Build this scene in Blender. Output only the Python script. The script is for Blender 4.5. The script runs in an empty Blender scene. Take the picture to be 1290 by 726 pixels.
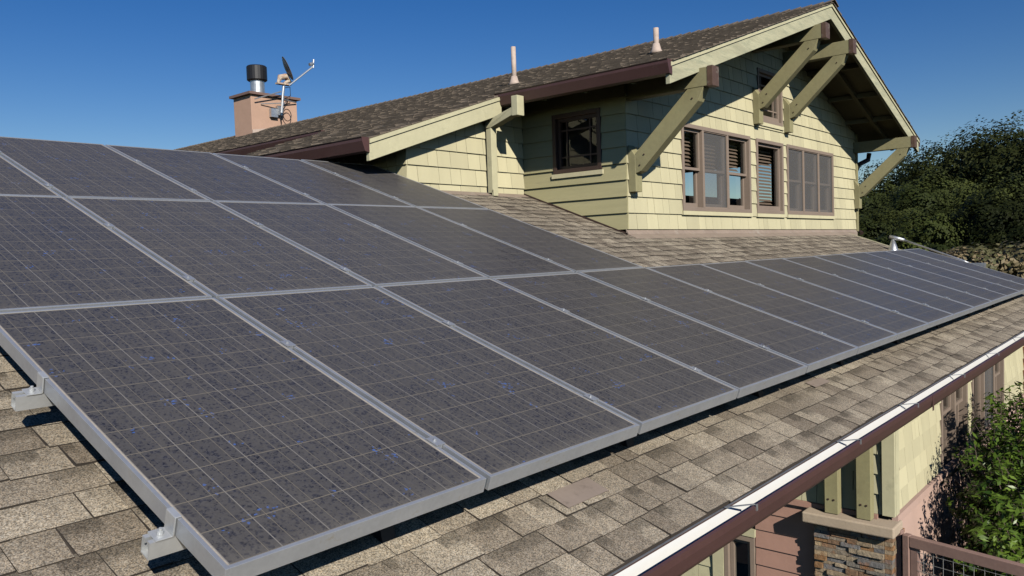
import bpy, math, random
import numpy as np
from mathutils import Vector, Matrix
random.seed(11); rng = np.random.default_rng(11)
S = bpy.context.scene
COL = S.collection
# ------------------------------------------------------------------ camera, sky, sun
F, YAW, PIT, ROL = 1002.0469, .7115, -.0451, -.0332
CAM = Vector((-.9993*.845, -1.8478*.845, .7814*.845))
fwd = Vector((math.cos(YAW)*math.cos(PIT), math.sin(YAW)*math.cos(PIT), math.sin(PIT)))
rt = Vector((math.sin(YAW), -math.cos(YAW), 0)); up = rt.cross(fwd)
c_, s_ = math.cos(ROL), math.sin(ROL)
rt2 = c_*rt + s_*up; up2 = -s_*rt + c_*up
cd = bpy.data.cameras.new('camera'); cam = bpy.data.objects.new('camera', cd); COL.objects.link(cam)
cam.matrix_world = Matrix(((rt2.x, up2.x, -fwd.x, CAM.x), (rt2.y, up2.y, -fwd.y, CAM.y), (rt2.z, up2.z, -fwd.z, CAM.z), (0, 0, 0, 1)))
cd.sensor_width = 36; cd.lens = F/1290*36; cd.clip_start = .05; cd.clip_end = 3000
S.camera = cam
SUN = Vector((-.55, -1.0, .67)).normalized()
w = bpy.data.worlds.new('World'); S.world = w; w.use_nodes = True
nt = w.node_tree; bg = nt.nodes['Background']; sky = nt.nodes.new('ShaderNodeTexSky')
sky.sky_type = 'NISHITA'; sky.sun_disc = False
sky.sun_elevation = math.asin(SUN.z); sky.sun_rotation = math.atan2(SUN.x, SUN.y)
sky.air_density = 1.0; sky.dust_density = 0; sky.ozone_density = 2.5; sky.altitude = 100
hs = nt.nodes.new('ShaderNodeHueSaturation'); hs.inputs['Saturation'].default_value = 1.42; hs.inputs['Hue'].default_value = .516
nt.links.new(sky.outputs[0], hs.inputs['Color']); nt.links.new(hs.outputs[0], bg.inputs[0]); bg.inputs[1].default_value = .070
sd = bpy.data.lights.new('sun', 'SUN'); sd.energy = 5.0; sd.angle = math.radians(.53); sd.color = (1, .94, .85)
so = bpy.data.objects.new('sun', sd); COL.objects.link(so); so.rotation_euler = (-SUN).to_track_quat('-Z', 'Y').to_euler()
S.view_settings.view_transform = 'Standard'; S.view_settings.look = 'None'; S.view_settings.gamma = 1
S.view_settings.exposure = .06
S.render.engine = 'CYCLES'; S.cycles.max_bounces = 6; S.cycles.diffuse_bounces = 0; S.cycles.glossy_bounces = 3
S.cycles.transparent_max_bounces = 8; S.cycles.use_denoising = True

# ------------------------------------------------------------------ measures
U = .845; TP = math.tan(.3296); PA = .3296; CP, SP = math.cos(PA), math.sin(PA); V = 1.6025
H = .15                                   # height of the array's top above the shingles
E1 = Vector((1, 0, 0)); E2 = Vector((0, CP, SP)); E3 = Vector((0, -SP, CP))
def arr(x, v, n=0): return E1*x + E2*v + E3*n
YG, XC, XD = 2.8, 6.03, 13.12             # gable wall, its two corners
YR, XR = 4.13, 4.28                       # recessed wall
XA, ZA, SL = 9.66, 3.695, 1/3               # dormer ridge
YB = 1.98                                 # barge board face
def zd(x): return ZA - abs(x-XA)*SL       # dormer roof top surface
YE, ZE = -.214, -.320                     # main eave edge
TR, ZR0 = .37, -.24                       # main roof surface: z = ZR0 + TR*y
qR = math.atan(TR); R2 = Vector((0, math.cos(qR), math.sin(qR))); R3 = Vector((0, -math.sin(qR), math.cos(qR)))
def rz(y): return ZR0+TR*y
def roofp(x, y, n=0): return Vector((x, y, rz(y)))+R3*n

# ------------------------------------------------------------------ materials
def newmat(name):
    m = bpy.data.materials.new(name); m.use_nodes = True
    return m, m.node_tree, m.node_tree.nodes['Principled BSDF']
def N(nt, t, **kw):
    n = nt.nodes.new(t)
    for k, v in kw.items():
        if k in n.inputs: n.inputs[k].default_value = v
        else: setattr(n, k, v)
    return n
def math_(nt, op, a, b=None, c=None):
    n = nt.nodes.new('ShaderNodeMath'); n.operation = op
    for i, q in enumerate((a, b, c)):
        if q is None: continue
        if isinstance(q, (int, float)): n.inputs[i].default_value = q
        else: nt.links.new(q, n.inputs[i])
    return n.outputs[0]
def mixc(nt, f, a, b, mode='MIX'):
    n = nt.nodes.new('ShaderNodeMix'); n.data_type = 'RGBA'; n.blend_type = mode
    for i, q in ((0, f), (6, a), (7, b)):
        if isinstance(q, (int, float)): n.inputs[i].default_value = q
        elif isinstance(q, tuple): n.inputs[i].default_value = (*q[:3], 1)
        else: nt.links.new(q, n.inputs[i])
    return n.outputs[2]
def ramp(nt, x, a, b, lo=0., hi=1.):
    n = nt.nodes.new('ShaderNodeMapRange'); nt.links.new(x, n.inputs[0])
    for i, q in ((1, a), (2, b), (3, lo), (4, hi)): n.inputs[i].default_value = q
    return n.outputs[0]
def noise(nt, scale, vec=None, detail=4, rough=.6):
    n = N(nt, 'ShaderNodeTexNoise', Scale=scale, Detail=detail, Roughness=rough)
    if vec is not None: nt.links.new(vec, n.inputs['Vector'])
    return n.outputs[0]
def simple(name, col, rough=.6, metal=0., var=.18, scale=3., dirt=None, grain=None, bump=.15, bscale=40., stretch=None, spec=.5, attr=None):
    m, nt, b = newmat(name)
    tc = nt.nodes.new('ShaderNodeTexCoord').outputs['Object']
    if stretch:
        mp = nt.nodes.new('ShaderNodeMapping'); mp.inputs['Scale'].default_value = stretch; nt.links.new(tc, mp.inputs[0]); vec = mp.outputs[0]
    else: vec = tc
    n1 = noise(nt, scale, vec, 5); n2 = noise(nt, scale*7, vec, 4)
    s = math_(nt, 'ADD', math_(nt, 'MULTIPLY', n1, .65), math_(nt, 'MULTIPLY', n2, .35))
    k = ramp(nt, s, .3, .7, 1-var, 1+var)
    if attr:
        at = N(nt, 'ShaderNodeAttribute', attribute_name=attr).outputs['Fac']
        k = math_(nt, 'MULTIPLY', k, ramp(nt, at, 0, 1, .90, 1.07))
    cc = nt.nodes.new('ShaderNodeVectorMath'); cc.operation = 'SCALE'; cc.inputs[0].default_value = col; nt.links.new(k, cc.inputs['Scale'])
    out = cc.outputs[0]
    if dirt:
        dc, lo, hi, ds = dirt
        d = ramp(nt, noise(nt, ds, vec, 6, .7), lo, hi)
        out = mixc(nt, d, out, dc)
    nt.links.new(out, b.inputs['Base Color'])
    b.inputs['Roughness'].default_value = rough; b.inputs['Metallic'].default_value = metal; b.inputs['Specular IOR Level'].default_value = spec
    if bump:
        bp = N(nt, 'ShaderNodeBump', Strength=bump, Distance=.004); nt.links.new(noise(nt, bscale, vec, 3), bp.inputs['Height']); nt.links.new(bp.outputs[0], b.inputs['Normal'])
    return m
M = {}
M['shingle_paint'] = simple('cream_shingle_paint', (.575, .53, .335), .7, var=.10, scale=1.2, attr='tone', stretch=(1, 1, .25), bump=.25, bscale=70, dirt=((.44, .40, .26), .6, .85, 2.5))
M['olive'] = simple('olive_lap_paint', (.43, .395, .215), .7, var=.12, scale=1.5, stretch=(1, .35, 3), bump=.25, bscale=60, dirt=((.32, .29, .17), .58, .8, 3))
M['cream'] = simple('cream_wood_paint', (.53, .50, .32), .65, var=.12, scale=2.5, bump=.2, bscale=50, dirt=((.34, .33, .21), .56, .8, 5))
M['barge'] = simple('weathered_barge_paint', (.45, .435, .285), .7, var=.24, scale=2.2, stretch=(.7, 5, 5), bump=.3, bscale=45, dirt=((.29, .31, .21), .5, .75, 4.5))
M['bracket'] = simple('olive_bracket_paint', (.30, .275, .145), .65, var=.2, scale=3, bump=.2, bscale=45, dirt=((.24, .24, .13), .58, .8, 6))
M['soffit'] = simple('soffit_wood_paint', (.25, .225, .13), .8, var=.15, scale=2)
M['brown'] = simple('brown_gutter_enamel', (.085, .042, .038), .42, var=.12, scale=4, bump=.05, dirt=((.15, .11, .09), .62, .85, 6))
M['gwhite'] = simple('white_gutter_lining', (.82, .82, .78), .5, var=.03, scale=4, bump=.05, dirt=((.55, .52, .45), .66, .85, 7))
M['taupe'] = simple('taupe_window_vinyl', (.27, .21, .165), .5, var=.08, scale=3, bump=.05)
M['darkbrown'] = simple('dark_brown_window_paint', (.05, .03, .024), .5, var=.15, scale=6)
M['capcopper'] = simple('brown_metal_end_cap', (.13, .080, .058), .5, metal=.2, var=.3, scale=9, dirt=((.25, .22, .17), .55, .7, 12))
M['pinksiding'] = simple('pink_brown_siding_paint', (.40, .235, .18), .7, var=.1, scale=2, bump=.2)
M['pinkstucco'] = simple('pink_base_paint', (.52, .36, .29), .8, var=.08, scale=2, bump=.3, bscale=90)
M['stucco'] = simple('chimney_stucco', (.48, .31, .22), .85, var=.1, scale=1.5, bump=.4, bscale=60)
M['chimcap'] = simple('chimney_cap_brown', (.19, .12, .095), .6, var=.15, scale=4)
M['ledge'] = simple('tan_concrete', (.44, .355, .26), .85, var=.12, scale=4, bump=.5, bscale=60)
M['flashing'] = simple('pinkish_flashing', (.30, .235, .185), .6, var=.2, scale=4, dirt=((.4, .36, .3), .55, .8, 6))
M['plate'] = simple('grey_brown_flashing_plate', (.27, .22, .185), .55, var=.12, scale=8, dirt=((.18, .145, .12), .55, .75, 25))
M['vent'] = simple('pinkish_vent_paint', (.50, .40, .33), .7, var=.15, scale=8, dirt=((.3, .22, .17), .55, .8, 12))
M['alu'] = simple('aluminium', (.50, .52, .54), .40, metal=.6, var=.12, scale=10, bump=.08, bscale=120, dirt=((.40, .36, .27), .60, .78, 20))
M['strip'] = simple('blue_grey_steel_strip', (.085, .105, .125), .5, metal=.2, var=.12, scale=12, dirt=((.28, .26, .2), .62, .8, 14))
M['alubright'] = simple('bright_aluminium', (.66, .68, .68), .42, metal=.6, var=.1, scale=12, bump=.06, bscale=150)
M['galv'] = simple('galvanised_steel', (.55, .57, .58), .4, metal=.8, var=.2, scale=12)
M['black'] = simple('black_metal', (.012, .012, .014), .5, var=.2)
M['dark'] = simple('dark_interior', (.022, .019, .016), .9, var=.3, bump=0)
M['blind'] = simple('brown_blind_slats', (.30, .20, .14), .6, var=.1)
M['dishgrey'] = simple('grey_dish_paint', (.16, .16, .16), .5, var=.2, scale=5)
M['rust'] = simple('rusty_bracket', (.5, .42, .33), .6, var=.3, scale=20, dirt=((.35, .13, .05), .5, .65, 14))
M['bark'] = simple('bark', (.10, .075, .055), .9, var=.3, scale=4, bump=.8, bscale=20)
M['ground'] = simple('dry_ground', (.09, .075, .045), .95, var=.4, scale=.6, bump=.5, bscale=6, dirt=((.05, .06, .025), .45, .6, .25))
M['woodfence'] = simple('brown_fence_paint', (.30, .19, .155), .7, var=.15, scale=4, bump=.3)
M['wire'] = simple('galvanised_wire', (.35, .35, .34), .5, metal=.4)
M['deck'] = simple('deck_boards', (.13, .09, .065), .8, var=.2, scale=3)

def mat_glass():
    m, nt, b = newmat('window_glass'); out = nt.nodes['Material Output']
    tr = nt.nodes.new('ShaderNodeBsdfTransparent'); tr.inputs[0].default_value = (.75, .79, .80, 1)
    gl = nt.nodes.new('ShaderNodeBsdfGlossy'); gl.inputs['Roughness'].default_value = .015
    lw = N(nt, 'ShaderNodeLayerWeight', Blend=.5); k = math_(nt, 'ADD', math_(nt, 'MULTIPLY', math_(nt, 'POWER', lw.outputs['Facing'], 5.0), .9), .06)
    mx = nt.nodes.new('ShaderNodeMixShader'); nt.links.new(k, mx.inputs[0]); nt.links.new(tr.outputs[0], mx.inputs[1]); nt.links.new(gl.outputs[0], mx.inputs[2])
    nt.links.new(mx.outputs[0], out.inputs[0]); return m
M['glass'] = mat_glass()
def mat_screen():
    m, nt, b = newmat('insect_screen'); out = nt.nodes['Material Output']
    tr = nt.nodes.new('ShaderNodeBsdfTransparent')
    b.inputs['Base Color'].default_value = (.165, .16, .155, 1); b.inputs['Roughness'].default_value = .7
    mx = nt.nodes.new('ShaderNodeMixShader'); mx.inputs[0].default_value = .55
    nt.links.new(tr.outputs[0], mx.inputs[1]); nt.links.new(b.outputs[0], mx.inputs[2]); nt.links.new(mx.outputs[0], out.inputs[0]); return m
M['screen'] = mat_screen()

def mat_roof(name, light, darkc, gscale=230.):
    m, nt, b = newmat(name)
    tc = nt.nodes.new('ShaderNodeTexCoord').outputs['Object']
    at = nt.nodes.new('ShaderNodeAttribute'); at.attribute_name = 'tone'
    sp = nt.nodes.new('ShaderNodeSeparateColor'); nt.links.new(at.outputs['Color'], sp.inputs[0])
    tone, vf, band = sp.outputs
    base = mixc(nt, tone, darkc, light)
    big = ramp(nt, noise(nt, 1.3, tc, 4), .35, .65, .88, 1.1)
    vo = N(nt, 'ShaderNodeTexVoronoi', Scale=gscale); nt.links.new(tc, vo.inputs['Vector'])
    sg = nt.nodes.new('ShaderNodeSeparateColor'); nt.links.new(vo.outputs['Color'], sg.inputs[0])
    gran = ramp(nt, sg.outputs[0], 0, 1, .38, 1.7)
    mid = ramp(nt, noise(nt, 45, tc, 4, .7), .3, .7, .82, 1.18)
    k = math_(nt, 'MULTIPLY', math_(nt, 'MULTIPLY', big, gran), mid)
    # printed darker granule blend near the top of some tabs, ragged lower edge
    e = math_(nt, 'ADD', vf, math_(nt, 'MULTIPLY', math_(nt, 'SUBTRACT', noise(nt, 60, tc, 3), .5), .5))
    bd = math_(nt, 'MULTIPLY', ramp(nt, e, .40, .68), band)
    k = math_(nt, 'MULTIPLY', k, math_(nt, 'SUBTRACT', 1.0, math_(nt, 'MULTIPLY', bd, .50)))
    cc = nt.nodes.new('ShaderNodeVectorMath'); cc.operation = 'SCALE'; nt.links.new(base, cc.inputs[0]); nt.links.new(k, cc.inputs['Scale'])
    # slight tint per granule
    tint = mixc(nt, sg.outputs[1], (.94, 1.0, 1.05), (1.06, 1.0, .9))
    out = mixc(nt, 1.0, cc.outputs[0], tint, 'MULTIPLY')
    nt.links.new(out, b.inputs['Base Color']); b.inputs['Roughness'].default_value = .92; b.inputs['Specular IOR Level'].default_value = .25
    bp = N(nt, 'ShaderNodeBump', Strength=.7, Distance=.0025); nt.links.new(sg.outputs[2], bp.inputs['Height']); nt.links.new(bp.outputs[0], b.inputs['Normal'])
    return m
M['asphalt'] = simple('asphalt_core', (.045, .036, .028), .95, var=.3)
M['edge2'] = simple('weathered_shingle_edge', (.15, .12, .09), .95, var=.45, scale=8)
M['roof'] = mat_roof('asphalt_shingles', (.36, .31, .24), (.185, .153, .118), 330.)
M['roof2'] = mat_roof('weathered_asphalt_shingles', (.27, .225, .175), (.14, .115, .09), 60.)

def mat_panel():
    m, nt, b = newmat('dusty_solar_glass')
    uv = nt.nodes.new('ShaderNodeUVMap'); uv.uv_map = 'UVMap'
    sx = nt.nodes.new('ShaderNodeSeparateXYZ'); nt.links.new(uv.outputs[0], sx.inputs[0]); x, y = sx.outputs[0], sx.outputs[1]
    oi = nt.nodes.new('ShaderNodeObjectInfo')
    off = nt.nodes.new('ShaderNodeCombineXYZ'); nt.links.new(math_(nt, 'MULTIPLY', oi.outputs['Random'], 37.0), off.inputs[0]); nt.links.new(math_(nt, 'MULTIPLY', oi.outputs['Random'], 91.0), off.inputs[1])
    va = nt.nodes.new('ShaderNodeVectorMath'); va.operation = 'ADD'; nt.links.new(uv.outputs[0], va.inputs[0]); nt.links.new(off.outputs[0], va.inputs[1]); pv = va.outputs[0]
    px, py = .1318, .12975
    def line(c, p, ph, hw):   # 1 on the lines
        f = math_(nt, 'FRACT', math_(nt, 'ADD', math_(nt, 'DIVIDE', c, p), ph+.5))
        d = math_(nt, 'MULTIPLY', math_(nt, 'ABSOLUTE', math_(nt, 'SUBTRACT', f, .5)), p)
        return math_(nt, 'LESS_THAN', d, hw)
    gx = line(x, px, 0, .0014); gy = line(y, py, 0, .0015)
    b1 = line(x, px, -.27, .0008); b2 = line(x, px, .27, .0008)
    # outside of the cell field: backsheet margin
    mx = math_(nt, 'MAXIMUM', math_(nt, 'LESS_THAN', x, -.001), math_(nt, 'GREATER_THAN', x, 6*px+.001))
    my = math_(nt, 'MAXIMUM', math_(nt, 'LESS_THAN', y, -.001), math_(nt, 'GREATER_THAN', y, 12*py+.001))
    mar = math_(nt, 'MAXIMUM', mx, my)
    # silicon: multicrystal grains
    vc = N(nt, 'ShaderNodeTexVoronoi', Scale=140.); nt.links.new(pv, vc.inputs['Vector'])
    sc = nt.nodes.new('ShaderNodeSeparateColor'); nt.links.new(vc.outputs['Color'], sc.inputs[0])
    cell = mixc(nt, sc.outputs[0], (.017, .018, .026), (.036, .038, .052))
    # rare bright blue crystals
    bl = math_(nt, 'MULTIPLY', math_(nt, 'GREATER_THAN', sc.outputs[1], .86), math_(nt, 'GREATER_THAN', noise(nt, 7.5, pv, 3), .63))
    cell = mixc(nt, bl, cell, (.05, .12, .36))
    # water-spotted dust: dark washed spots in a grey-brown film
    wp = noise(nt, 55, pv, 3); wv = nt.nodes.new('ShaderNodeVectorMath'); wv.operation = 'MULTIPLY_ADD'
    nzc = N(nt, 'ShaderNodeTexNoise', Scale=70., Detail=2.); nt.links.new(pv, nzc.inputs['Vector'])
    nt.links.new(nzc.outputs['Color'], wv.inputs[0]); wv.inputs[1].default_value = (.022, .022, 0); nt.links.new(pv, wv.inputs[2])
    v1 = N(nt, 'ShaderNodeTexVoronoi', Scale=66.); nt.links.new(wv.outputs[0], v1.inputs['Vector'])
    v2 = N(nt, 'ShaderNodeTexVoronoi', Scale=130.); nt.links.new(wv.outputs[0], v2.inputs['Vector'])
    s1 = nt.nodes.new('ShaderNodeSeparateColor'); nt.links.new(v1.outputs['Color'], s1.inputs[0])
    s2 = nt.nodes.new('ShaderNodeSeparateColor'); nt.links.new(v2.outputs['Color'], s2.inputs[0])
    sp1 = math_(nt, 'MULTIPLY', ramp(nt, v1.outputs['Distance'], .22, .46, 1, 0), math_(nt, 'GREATER_THAN', s1.outputs[0], .35))
    sp2 = math_(nt, 'MULTIPLY', ramp(nt, v2.outputs['Distance'], .28, .48, 1, 0), math_(nt, 'GREATER_THAN', s2.outputs[0], .5))
    spots = math_(nt, 'MAXIMUM', sp1, sp2)
    film = ramp(nt, noise(nt, 3.2, pv, 5, .65), .3, .7, .50, .67)
    fine = ramp(nt, noise(nt, 260, pv, 2), .3, .7, -.10, .10)
    film = math_(nt, 'ADD', film, ramp(nt, oi.outputs['Random'], 0, 1, -.07, .07))
    st = nt.nodes.new('ShaderNodeMapping'); st.inputs['Scale'].default_value = (30, 1.6, 1); nt.links.new(pv, st.inputs[0]); film = math_(nt, 'ADD', film, ramp(nt, noise(nt, 1., st.outputs[0], 4), .5, .75, 0, .16))
    dust = math_(nt, 'SUBTRACT', math_(nt, 'ADD', film, fine), math_(nt, 'MULTIPLY', spots, .40))
    # more dust towards the lower frame where water pools
    pool = ramp(nt, y, 0.0, .05, .25, 0)
    dust = math_(nt, 'ADD', dust, pool)
    lc = mixc(nt, math_(nt, 'MULTIPLY', math_(nt, 'MAXIMUM', gx, 0), 1), (.21, .185, .14), (.24, .225, .20))
    lm = math_(nt, 'MULTIPLY', math_(nt, 'MAXIMUM', math_(nt, 'MAXIMUM', gx, gy), math_(nt, 'MAXIMUM', b1, b2)), 1)
    cell = mixc(nt, lm, cell, lc)
    cell = mixc(nt, mar, cell, (.46, .41, .34))
    dm = math_(nt, 'MULTIPLY', dust, ramp(nt, math_(nt, 'MAXIMUM', math_(nt, 'MAXIMUM', lm, mar), math_(nt, 'MULTIPLY', bl, .75)), 0, 1, 1, .45))
    col = mixc(nt, dm, cell, (.127, .118, .106))
    vd = N(nt, 'ShaderNodeTexVoronoi', Scale=9.); nt.links.new(pv, vd.inputs['Vector'])   # stray droppings and grit
    sdp = nt.nodes.new('ShaderNodeSeparateColor'); nt.links.new(vd.outputs['Color'], sdp.inputs[0])
    drop = math_(nt, 'MULTIPLY', math_(nt, 'LESS_THAN', vd.outputs['Distance'], .028), math_(nt, 'GREATER_THAN', sdp.outputs[0], .7))
    col = mixc(nt, math_(nt, 'MULTIPLY', drop, .8), col, (.5, .48, .42))
    nt.links.new(col, b.inputs['Base Color'])
    nt.links.new(ramp(nt, dust, .1, .7, .26, .5), b.inputs['Roughness']); b.inputs['Specular IOR Level'].default_value = .16
    return m
M['panel'] = mat_panel()

def mat_leaf(name, c1, c2, rough=.55, trans=.25):
    m, nt, b = newmat(name); out = nt.nodes['Material Output']
    at = nt.nodes.new('ShaderNodeAttribute'); at.attribute_name = 'tone'
    col = mixc(nt, at.outputs['Fac'], c1, c2)
    oi = nt.nodes.new('ShaderNodeObjectInfo'); kk = ramp(nt, oi.outputs['Random'], 0, 1, .55, 1.35) if 'oak' in name else 1.0
    sc_ = nt.nodes.new('ShaderNodeVectorMath'); sc_.operation = 'SCALE'; nt.links.new(col, sc_.inputs[0])
    if kk == 1.0: sc_.inputs['Scale'].default_value = 1.0
    else: nt.links.new(kk, sc_.inputs['Scale'])
    col = sc_.outputs[0]
    nt.links.new(col, b.inputs['Base Color']); b.inputs['Roughness'].default_value = rough; b.inputs['Specular IOR Level'].default_value = .08 if 'oak' in name else .35
    tl = nt.nodes.new('ShaderNodeBsdfTranslucent'); nt.links.new(col, tl.inputs[0])
    mx = nt.nodes.new('ShaderNodeMixShader'); mx.inputs[0].default_value = trans
    nt.links.new(b.outputs[0], mx.inputs[1]); nt.links.new(tl.outputs[0], mx.inputs[2]); nt.links.new(mx.outputs[0], out.inputs[0]); return m
M['oak'] = mat_leaf('oak_leaves', (.012, .018, .005), (.062, .073, .020), .6, .04)
M['oak2'] = mat_leaf('light_oak_leaves', (.017, .025, .007), (.074, .090, .022), .6, .04)
M['shrub'] = mat_leaf('glossy_shrub_leaves', (.028, .065, .010), (.16, .25, .035), .35, .25)
M['bush'] = mat_leaf('autumn_bush_leaves', (.09, .095, .035), (.26, .20, .11), .6, .2)
M['bright'] = mat_leaf('ivy_leaves', (.04, .06, .015), (.11, .13, .04), .5, .2)
m, nt, b = newmat('ledgestone'); at = nt.nodes.new('ShaderNodeAttribute'); at.attribute_name = 'tone'
tc = nt.nodes.new('ShaderNodeTexCoord').outputs['Object']
k = ramp(nt, noise(nt, 25, tc, 6, .7), .3, .7, .6, 1.4)
cc = nt.nodes.new('ShaderNodeVectorMath'); cc.operation = 'SCALE'; nt.links.new(at.outputs['Color'], cc.inputs[0]); nt.links.new(k, cc.inputs['Scale'])
rs = ramp(nt, noise(nt, 9, tc, 4, .7), .55, .68); oc = mixc(nt, math_(nt, 'MULTIPLY', rs, .6), cc.outputs[0], (.30, .12, .035))
nt.links.new(oc, b.inputs['Base Color']); b.inputs['Roughness'].default_value = .85
bp = N(nt, 'ShaderNodeBump', Strength=.8, Distance=.01); nt.links.new(noise(nt, 40, tc, 5), bp.inputs['Height']); nt.links.new(bp.outputs[0], b.inputs['Normal'])
M['stone'] = m

# ------------------------------------------------------------------ mesh helpers
class MB:
    def __init__(s): s.v = []; s.f = []; s.mi = []; s.c = []; s.pc = []
    def add(s, vs, fs, mi=0, c=(1, 1, 1)):
        o = len(s.v); s.v += [tuple(v) for v in vs]; s.f += [tuple(i+o for i in f) for f in fs]
        s.mi += [mi]*len(fs); s.c += [c]*len(fs); return s
    def box(s, lo, hi, mi=0, c=(1, 1, 1)):
        x0, y0, z0 = lo; x1, y1, z1 = hi
        vs = [(x0, y0, z0), (x1, y0, z0), (x1, y1, z0), (x0, y1, z0), (x0, y0, z1), (x1, y0, z1), (x1, y1, z1), (x0, y1, z1)]
        return s.add(vs, BF, mi, c)
    def hexa(s, vs, mi=0, c=(1, 1, 1)): return s.add(vs, BF, mi, c)
    def prism(s, poly, vec, mi=0, c=(1, 1, 1)):
        n = len(poly); vec = Vector(vec); a = [Vector(p) for p in poly]
        return s.add(a+[p+vec for p in a], [tuple(range(n))[::-1], tuple(range(n, 2*n))]+[(i, (i+1) % n, n+(i+1) % n, n+i) for i in range(n)], mi, c)
    def bar(s, a, b, wd, ht, upv=(0, 0, 1), mi=0):
        a, b = Vector(a), Vector(b); d = (b-a).normalized(); sd_ = d.cross(Vector(upv)).normalized()*wd/2; u2 = sd_.cross(d).normalized()*ht/2
        return s.hexa([a-sd_-u2, a+sd_-u2, a+sd_+u2, a-sd_+u2, b-sd_-u2, b+sd_-u2, b+sd_+u2, b-sd_+u2], mi)
    def tube(s, pts, rs, n=12, mi=0, cap=True):
        if isinstance(rs, (int, float)): rs = [rs]*len(pts)
        pts = [Vector(p) for p in pts]; o = []; ref = Vector((.31, .2, .93))
        for i, p in enumerate(pts):
            d = (pts[min(i+1, len(pts)-1)]-pts[max(i-1, 0)]).normalized()
            if abs(d.dot(ref)) > .98: ref = Vector((1, .1, 0))
            a = d.cross(ref).normalized(); b_ = d.cross(a).normalized()
            o += [p+(a*math.cos(t*2*math.pi/n)+b_*math.sin(t*2*math.pi/n))*rs[i] for t in range(n)]
        fs = [(i*n+j, i*n+(j+1) % n, (i+1)*n+(j+1) % n, (i+1)*n+j) for i in range(len(pts)-1) for j in range(n)]
        if cap: fs += [tuple(range(n))[::-1], tuple(range((len(pts)-1)*n, len(pts)*n))]
        return s.add(o, fs, mi)
    def build(s, name, mats, parent=None, smooth=False, bevel=0):
        me = bpy.data.meshes.new(name); me.from_pydata(s.v, [], s.f)
        for m in (mats if isinstance(mats, (list, tuple)) else [mats]): me.materials.append(m)
        me.polygons.foreach_set('material_index', s.mi)
        if s.pc:
            s.pc += [(.5, .5, 0)]*(len(s.v)-len(s.pc)); ca = me.color_attributes.new('tone', 'FLOAT_COLOR', 'POINT')
            ca.data.foreach_set('color', np.array([(*c, 1) for c in s.pc], dtype=np.float32).ravel()); s.c = []
        else: ca = me.color_attributes.new('tone', 'FLOAT_COLOR', 'CORNER')
        ls = np.empty(len(me.polygons), dtype=np.int32); me.polygons.foreach_get('loop_total', ls)
        if s.c: ca.data.foreach_set('color', np.repeat(np.array([(*c, 1) for c in s.c], dtype=np.float32), ls, axis=0).ravel())
        if smooth: me.polygons.foreach_set('use_smooth', [True]*len(me.polygons))
        me.update()
        o = bpy.data.objects.new(name, me); COL.objects.link(o)
        if parent is not None:
            o.parent = parent
            L = root_loc(parent)
            if L.length > 0 and not parent.get('_local'): me.transform(Matrix.Translation(-L))
        if bevel:
            md = o.modifiers.new('bevel', 'BEVEL'); md.width = bevel; md.segments = 2; md.limit_method = 'ANGLE'; md.angle_limit = .7
        return o
BF = [(0, 3, 2, 1), (4, 5, 6, 7), (0, 1, 5, 4), (1, 2, 6, 5), (2, 3, 7, 6), (3, 0, 4, 7)]
def root_loc(o):
    L = Vector((0, 0, 0))
    while o is not None: L += o.location; o = o.parent
    return L
def tag(o, label=None, cat=None, group=None, kind=None):
    for k, v in (('label', label), ('category', cat), ('group', group), ('kind', kind)):
        if v: o[k] = v
    return o
def empty(name, loc=(0, 0, 0), **kw):
    o = bpy.data.objects.new(name, None); COL.objects.link(o); o.location = loc; o.empty_display_size = .2
    return tag(o, **kw)
def copy_tree(o, parent=None):
    c = o.copy(); COL.objects.link(c); c.parent = parent
    for ch in list(o.children): copy_tree(ch, c)
    return c

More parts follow.
